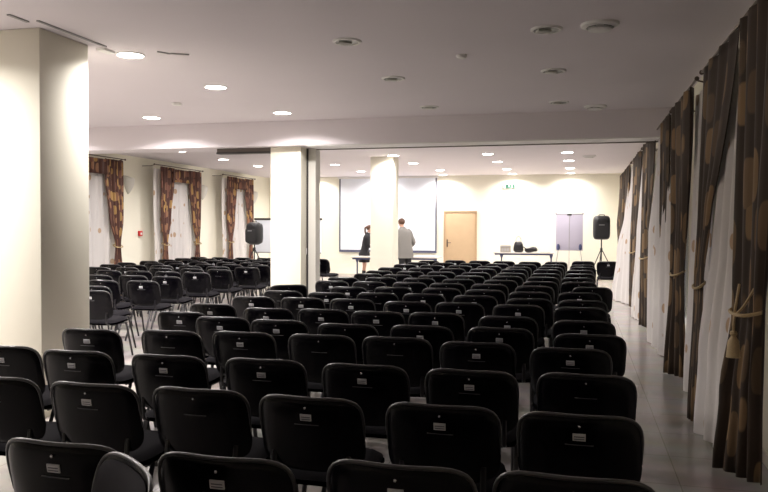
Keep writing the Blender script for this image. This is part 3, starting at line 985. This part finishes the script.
stand((-7.95, 17.5, 0), 1.09, 'black tripod stand under the left-hand loudspeaker', rot=0.9)
speaker((-7.95, 17.5, 1.09), -0.25, 0.40, 0.57, 'black loudspeaker on a tripod in front of the left wall curtains')

# white board behind the left loudspeaker
t = thing('whiteboard', 'white board with dark top rail behind the left loudspeaker', 'whiteboard', (-7.85, 19.5, 0))
obj('board_panel', B(-0.98, 0.98, -0.015, 0.015, 0.84, 1.73, bev=0.004), M['screen'], t)
obj('top_rail', B(-1.0, 1.0, -0.03, 0.03, 1.73, 1.785, bev=0.005), M['black'], t)
obj('pen_tray', B(-0.98, 0.98, -0.06, 0.0, 0.81, 0.84, bev=0.004), M['grey'], t)
for s in (-1, 1):
    obj('leg', T([(s * 0.9, 0, 0.03), (s * 0.9, 0, 0.83)], 0.016), M['steel'], t)
    obj('foot', T([(s * 0.9, -0.28, 0.018), (s * 0.9, 0.28, 0.018)], 0.018), M['steel'], t)

# flip chart
t = thing('flipchart_easel', 'pale flipchart easel with black clamps left of the right loudspeaker', 'flipchart', (-0.29, 21.2, 0))
obj('board_panel', B(-0.36, 0.36, -0.012, 0.008, 0.93, 1.93, bev=0.004), M['board'], t)
obj('paper_clamp', B(-0.06, 0.06, -0.03, -0.012, 1.885, 1.925, bev=0.004), M['black'], t)
obj('top_clamp_bar', B(-0.36, 0.36, -0.02, -0.012, 1.915, 1.935, bev=0.002), M['grey'], t)
obj('pen_ledge', B(-0.36, 0.36, -0.05, -0.012, 0.925, 0.94, bev=0.002), M['grey'], t)
obj('centre_mast', T([(0.0, -0.016, 1.90), (0.0, -0.016, 0.93), (0.0, -0.12, 0.02)], 0.008), M['grey'], t)
for s in (-1, 1):
    lg = obj('leg', T([(s * 0.27, 0.02, 1.1), (s * 0.43, 0.26, 0.012)], 0.011), M['steel'], t)
    bm = bmesh.new()
    lathe(bm, [(0.0, 0.085), (0.022, 0.08), (0.042, 0.03), (0.042, -0.05), (0.02, -0.085), (0.0, -0.09)], 12, (s * 0.295, -0.035, 1.02))
    obj('clamp', bm, M['blue'], t)
    bm = bmesh.new()
    bmesh.ops.create_uvsphere(bm, u_segments=8, v_segments=6, radius=0.02, matrix=Matrix.Translation((s * 0.36, -0.01, 1.93)))
    obj('corner_knob', bm, M['blue'], t)

# ------------------------------------------------------------------ tables and what lies on them
def table(x0, x1, y, z, d, label, legs):
    t = thing('folding_table', label, 'table', ((x0 + x1) / 2, y, 0), 0, 'folding tables by the far wall')
    L = (x1 - x0) / 2
    obj('tabletop', B(-L, L, -d / 2, d / 2, z - 0.028, z, bev=0.004), M['table'], t)
    obj('edge_band', B(-L + 0.03, L - 0.03, -d / 2 + 0.05, -d / 2 + 0.07, z - 0.07, z - 0.028), M['blue'], t, smooth=False)
    for lx in legs:
        obj('leg', T([(lx - (x0 + x1) / 2, 0, z - 0.03), (lx - (x0 + x1) / 2, 0, 0.05)], 0.022), M['blue'], t)
        obj('foot_bar', T([(lx - (x0 + x1) / 2, -d * 0.42, 0.025), (lx - (x0 + x1) / 2, d * 0.42, 0.025)], 0.022), M['blue'], t)
        bm = bmesh.new()
        lathe(bm, [(0.0, 0.0), (0.05, 0.0), (0.05, -0.05), (0.025, -0.13), (0.0, -0.13)], 12, (lx - (x0 + x1) / 2, 0, z - 0.03))
        obj('leg_bracket', bm, M['blue'], t)
    return t
table(-2.36, -0.70, 21.5, 0.85, 0.55, 'grey folding table with a bag and box beside the flipchart', (-2.16, -0.78))
table(-5.95, -5.00, 19.6, 0.75, 0.7, 'grey folding table the woman stands behind, left of the far pillar', (-5.87, -5.10))
table(-4.94, -3.62, 19.8, 0.75, 0.7, 'grey folding table beyond the man, right of the far pillar', (-4.85, -3.75))
# box with slatted front
TZ = 0.85
t = thing('storage_crate', 'small beige open crate on the left end of the right table', 'crate', (-2.04, 21.42, TZ))
bm = bmesh.new()
box(bm, -0.14, 0.14, -0.10, 0.10, 0, 0.012)
box(bm, -0.14, -0.128, -0.10, 0.10, 0.012, 0.19)
box(bm, 0.128, 0.14, -0.10, 0.10, 0.012, 0.19)
box(bm, -0.128, 0.128, 0.088, 0.10, 0.012, 0.19)
box(bm, -0.128, 0.128, -0.10, -0.088, 0.012, 0.15)
obj('crate_body', bm, M['card'], t, smooth=False)
for k in range(3):
    obj('crate_slat', B(-0.10 + k * 0.075, -0.055 + k * 0.075, -0.106, -0.10, 0.03, 0.12), M['grey'], t, smooth=False)
obj('crate_rim', B(-0.145, 0.145, -0.108, -0.086, 0.15, 0.168, bev=0.003), M['grey'], t)
# black handbag
t = thing('handbag', 'black handbag with raised loop handle standing on the right table', 'bag', (-1.68, 21.42, TZ))
bg = pad(0.30, 0.31, 0.07, 0.07, 3.6, 0, N=10)
xform(bg, Matrix.Translation((0, 0, 0.155)))
for v in bg.verts:
    if v.co.z < 0.03:
        v.co.z = max(v.co.z, 0.0)
    v.co.x *= 1 - 0.9 * max(0, v.co.z - 0.05)
obj('bag_body', bg, M['leather'], t)
obj('bag_handle', T(smooth_path([(-0.07, -0.01, 0.29), (-0.06, -0.01, 0.39), (0.0, -0.01, 0.45), (0.06, -0.01, 0.39), (0.07, -0.01, 0.29)]), 0.009), M['card'], t)
obj('bag_flap', B(-0.09, 0.09, -0.082, -0.06, 0.12, 0.235, bev=0.01), M['leather'], t)
# soft black bag lying
t = thing('laptop_bag', 'soft black bag lying flat right of the handbag on the table', 'bag', (-1.33, 21.42, TZ))
bg = pad(0.36, 0.15, 0.12, 0.12, 2.8, 0, N=10)
xform(bg, Matrix.Translation((0, 0, 0.075)))
for v in bg.verts:
    v.co.z = max(0.0, v.co.z + 0.02 * math.sin(v.co.x * 18))
obj('bag_body', bg, M['leather'], t)
obj('shoulder_strap', T(smooth_path([(-0.15, -0.05, 0.12), (-0.22, -0.10, 0.17), (-0.12, -0.13, 0.10), (0.0, -0.125, 0.12)]), 0.010), M['blackcloth'], t)
tag(obj('paper_sheet', B(-1.08, -0.80, 21.28, 21.48, TZ, TZ + 0.012, bev=0.002), M['card']), 'low stack of beige papers on the right end of the table by the flipchart', 'papers')
tag(obj('paper_sheet', B(-5.48, -5.24, 19.30, 19.52, 0.75, 0.762, bev=0.002), M['paper']), 'white papers on the table in front of the woman', 'papers')
tag(obj('paper_sheet', B(-4.20, -3.72, 19.55, 19.85, 0.75, 0.79, bev=0.003), M['paper']), 'white papers on the table right of the man', 'papers')

# ------------------------------------------------------------------ people
def skin_mesh(joints, edges, root=0, sub=2):
    me = bpy.data.meshes.new('grow')
    me.from_pydata([j[0] for j in joints], edges, [])
    o = bpy.data.objects.new('grow', me)
    COL.objects.link(o)
    md = o.modifiers.new('s', 'SKIN')
    sv = me.skin_vertices[0].data
    for i, j in enumerate(joints):
        r = j[1]
        sv[i].radius = r if isinstance(r, tuple) else (r, r)
        sv[i].use_root = (i == root)
    md.use_smooth_shade = True
    ss = o.modifiers.new('ss', 'SUBSURF')
    ss.levels = sub
    ss.render_levels = sub
    dg = bpy.context.evaluated_depsgraph_get()
    ev = o.evaluated_get(dg)
    m2 = bpy.data.meshes.new_from_object(ev)
    bpy.data.objects.remove(o)
    bm = bmesh.new()
    bm.from_mesh(m2)
    bpy.data.meshes.remove(m2)
    return bm

def ell(bm, c, r, seg=16, rot=None):
    mt = Matrix.Translation(c) @ (rot or Matrix.Identity(4)) @ Matrix.Diagonal((*r, 1))
    bmesh.ops.create_uvsphere(bm, u_segments=seg, v_segments=seg // 2 + 2, radius=1, matrix=mt)

def arm_chain(sh, el, wr, side, curl):
    """joints of one arm with a five fingered hand, first joint is the shoulder"""
    sh, el, wr = Vector(sh), Vector(el), Vector(wr)
    d = (wr - el).normalized()
    lat = Vector(side).normalized()
    lat = (lat - d * lat.dot(d)).normalized()
    nrm = d.cross(lat)
    J = [(tuple(sh), 0.050), (tuple(sh.lerp(el, 0.5)), 0.043), (tuple(el), 0.036), (tuple(el.lerp(wr, 0.45)), 0.034), (tuple(wr), (0.024, 0.020)), (tuple(wr + d * 0.05), (0.036, 0.016)), (tuple(wr + d * 0.085), (0.036, 0.013))]
    E = [(0, 1), (1, 2), (2, 3), (3, 4), (4, 5), (5, 6)]
    for k, (off, ln) in enumerate(((-0.030, 0.068), (-0.010, 0.078), (0.010, 0.074), (0.030, 0.058))):
        base = wr + d * 0.092 + lat * off
        p1 = base + d * ln * 0.5 + nrm * curl * 0.012
        p2 = base + d * ln * 0.9 + nrm * curl * 0.038
        n = len(J)
        J += [(tuple(base), 0.009), (tuple(p1), 0.0085), (tuple(p2), 0.007)]
        E += [(6, n), (n, n + 1), (n + 1, n + 2)]
    b0 = wr + d * 0.035 - lat * 0.036
    p1 = b0 + d * 0.032 - lat * 0.022 + nrm * curl * 0.01
    p2 = p1 + d * 0.028 + nrm * curl * 0.012
    n = len(J)
    J += [(tuple(b0), 0.011), (tuple(p1), 0.010), (tuple(p2), 0.008)]
    E += [(5, n), (n, n + 1), (n + 1, n + 2)]
    return J, E

def person(label, loc, rz, height, female, lean, head_turn, arms, jacket, hem, flare, trouser, hair_m, shirt=True):
    """figure faces local +Y"""
    t = thing('person', label, 'person', loc, rz)
    s = height / 1.78
    def P(x, y, z):
        # leaning forward from the hips
        if z > 0.92:
            a = lean
            dz_, dy_ = z - 0.92, y
            return (x * s, (dy_ * math.cos(a) + dz_ * math.sin(a)) * s, (0.92 + dz_ * math.cos(a) - dy_ * math.sin(a)) * s)
        return (x * s, y * s, z * s)
    sw = 0.165 if female else 0.19
    hw = 0.095
    J = [(P(0, 0, 0.95), (0.135 * s, 0.10 * s)), (P(0, 0.0, 1.12), (0.115 * s, 0.085 * s)), (P(0, 0.0, 1.30), (0.15 * s, 0.10 * s)), (P(0, -0.005, 1.43), (0.13 * s, 0.075 * s)), (P(0, 0.0, 1.50), 0.055 * s), (P(0, 0.02, 1.57), 0.052 * s), (P(0, 0.025, 1.64), (0.072 * s, 0.085 * s)), (P(0, 0.015, 1.71), (0.066 * s, 0.078 * s))]
    E = [(0, 1), (1, 2), (2, 3), (3, 4), (4, 5), (5, 6), (6, 7)]
    legs = []
    for sd in (-1, 1):
        n = len(J)
        J += [(P(sd * hw, 0, 0.86), 0.088 * s), (P(sd * hw, 0.01, 0.50), 0.056 * s), (P(sd * hw, -0.015, 0.32), 0.053 * s), (P(sd * hw, -0.02, 0.09), 0.036 * s), (P(sd * hw, 0.05, 0.035), 0.034 * s), (P(sd * (hw + 0.01), 0.15, 0.028), 0.026 * s)]
        E += [(0, n), (n, n + 1), (n + 1, n + 2), (n + 2, n + 3), (n + 3, n + 4), (n + 4, n + 5)]
        legs.append(n)
    arm_info = []
    for sd, (el, wr) in zip((-1, 1), arms):
        sh = P(sd * sw, -0.005, 1.41)
        n = len(J)
        aj, ae = arm_chain(sh, P(*el), P(*wr), (sd, 0.2, 0.0), -1)
        J += aj
        E += [(3, n)] + [(a + n, b + n) for a, b in ae]
        arm_info.append((sh, P(*el), P(*wr)))
    bm = skin_mesh(J, E)
    # face: nose, ears, lips and brow grown onto the head surface
    hc = Vector(P(0, 0.02, 1.67))
    nb = bmesh.new()
    ell(nb, hc + Vector((0, 0.092, -0.012)) * s, (0.011 * s, 0.018 * s, 0.022 * s), 8)
    for sd in (-1, 1):
        ell(nb, hc + Vector((sd * 0.074, 0.0, -0.01)) * s, (0.010 * s, 0.018 * s, 0.030 * s), 8)
    ell(nb, hc + Vector((0, 0.082, -0.052)) * s, (0.022 * s, 0.008 * s, 0.008 * s), 8)
    tmp = bpy.data.meshes.new('f')
    nb.to_mesh(tmp)
    nb.free()
    bm.from_mesh(tmp)
    bpy.data.meshes.remove(tmp)
    body = obj('body', bm, M['skin'], t, sharp=3)
    for sd in (-1, 1):
        eb = bmesh.new()
        ell(eb, hc + Vector((sd * 0.030, 0.080, 0.012)) * s, (0.013 * s, 0.008 * s, 0.008 * s), 8)
        obj('eye', eb, M['white'], t)
    # hair
    hb_ = bmesh.new()
    ell(hb_, hc + Vector((0, -0.018, 0.030)) * s, (0.086 * s, 0.098 * s, 0.088 * s), 20)
    if female:
        tube(hb_, smooth_path([hc + Vector((0, -0.09, 0.05)) * s, hc + Vector((0, -0.14, 0.02)) * s, hc + Vector((0, -0.145, -0.08)) * s, hc + Vector((0, -0.12, -0.17)) * s], 5), 0.030 * s, seg=10)
    obj('hair', hb_, hair_m, t)
    # jacket: lofted torso with sleeves
    k_ = s * (0.82 if female else 1.0)
    jb = bmesh.new()
    prof = [(hem, flare / s, flare * 0.72 / s, 0.0), (0.95, 0.205, 0.150, 0.0), (1.10, 0.192, 0.140, 0.0), (1.25, 0.208, 0.148, 0.0), (1.36, 0.222, 0.142, -0.005), (1.43, 0.205, 0.115, -0.008), (1.475, 0.145, 0.090, -0.008), (1.51, 0.085, 0.078, -0.002), (1.545, 0.068, 0.070, 0.004)]
    if female:
        prof = [(z_, rx_ * (0.80 if i_ else 1), ry_ * (0.85 if i_ else 1), y_) for i_, (z_, rx_, ry_, y_) in enumerate(prof)]
    rings_ = []
    for z_, rx_, ry_, y_ in prof:
        ring_ = []
        for k in range(28):
            a_ = 2 * PI * k / 28
            ca, sa = math.cos(a_), math.sin(a_)
            e_ = (abs(ca) ** 2.5 + abs(sa) ** 2.5) ** (-1 / 2.5)
            ring_.append(jb.verts.new(P(rx_ * ca * e_, y_ + ry_ * sa * e_, z_)))
        rings_.append(ring_)
    for i in range(len(rings_) - 1):
        for k in range(28):
            jb.faces.new((rings_[i][k], rings_[i][(k + 1) % 28], rings_[i + 1][(k + 1) % 28], rings_[i + 1][k]))
    jb.faces.new(rings_[0][::-1])
    for sd, (sh, el, wr) in zip((-1, 1), arm_info):
        shv, elv, wrv = Vector(sh), Vector(el), Vector(wr)
        top_ = shv + Vector((-sd * 0.05 * s, 0, 0.02 * s))
        pth = smooth_path([top_, shv + Vector((sd * 0.012, 0, -0.02)) * s, shv.lerp(elv, 0.5), elv, elv.lerp(wrv, 0.5), elv.lerp(wrv, 0.97)], 4)
        n_ = len(pth)
        rad = [k_ * (0.078 - 0.034 * i / (n_ - 1)) for i in range(n_)]
        tube(jb, pth, rad, seg=14)
    obj('jacket', jb, jacket, t, sharp=1.2)
    cb = bmesh.new()
    cc = Vector(P(0, 0.005, 1.535))
    lathe(cb, [(0.058 * s, -0.03 * s), (0.060 * s, 0.0), (0.052 * s, 0.022 * s), (0.046 * s, 0.0)], 16, tuple(cc))
    obj('shirt_collar', cb, M['shirt'], t)
    if not female:
        TJ = [(P(0, 0, 0.92), (0.12 * s, 0.085 * s))]
        TE = []
        for sd in (-1, 1):
            n = len(TJ)
            TJ += [(P(sd * hw, 0, 0.84), 0.10 * s), (P(sd * hw, 0.01, 0.50), 0.078 * s), (P(sd * hw, -0.01, 0.08), 0.064 * s)]
            TE += [(0, n), (n, n + 1), (n + 1, n + 2)]
        obj('trousers', skin_mesh(TJ, TE), trouser, t, sharp=3)
    else:
        sb = bmesh.new()
        lathe(sb, [(0.14 * s, 1.0 * s), (0.20 * s, 0.90 * s), (0.205 * s, 0.78 * s), (0.195 * s, 0.62 * s), (0.185 * s, 0.615 * s), (0.17 * s, 0.70 * s)], 24)
        for v in sb.verts:
            v.co.y *= 0.85
        obj('skirt', sb, trouser, t)
        for sd in (-1, 1):
            obj('boot', skin_mesh([(P(sd * hw, -0.005, 0.40), 0.068 * s), (P(sd * hw, -0.02, 0.20), 0.058 * s), (P(sd * hw, -0.02, 0.075), 0.052 * s), (P(sd * hw, 0.07, 0.045), 0.044 * s), (P(sd * hw, 0.16, 0.036), 0.034 * s)], [(0, 1), (1, 2), (2, 3), (3, 4)]), M['leather'], t, sharp=3)
        return t
    for sd in (-1, 1):
        obj('shoe', skin_mesh([(P(sd * hw, -0.06, 0.045), 0.044 * s), (P(sd * hw, 0.04, 0.045), 0.047 * s), (P(sd * (hw + .01), 0.15, 0.036), 0.038 * s), (P(sd * (hw + .01), 0.21, 0.032), 0.028 * s)], [(0, 1), (1, 2), (2, 3)]), M['leather'], t, sharp=3)
    return t

# the man seen from behind; local +Y is away from the camera
person('man in a long grey jacket seen from behind, right of the far pillar', (-4.38, 18.95, 0), math.radians(45), 1.80, False, 0.24, 0,
       [((-0.25, 0.05, 1.13), (-0.16, 0.27, 1.02)), ((0.27, -0.02, 1.14), (0.22, 0.20, 1.00))], M['suit'], 0.74, 0.225, M['blackcloth'], M['hairb'])
# the woman in profile, facing right
person('woman in a black jacket in profile, brown ponytail, left of the far pillar', (-5.85, 20.22, 0), math.radians(-72), 1.62, True, 0.20, 0,
       [((-0.22, 0.08, 1.15), (-0.10, 0.30, 1.10)), ((0.22, 0.08, 1.15), (0.10, 0.30, 1.10))], M['blackcloth'], 0.88, 0.165, M['blackcloth'], M['hairb'])
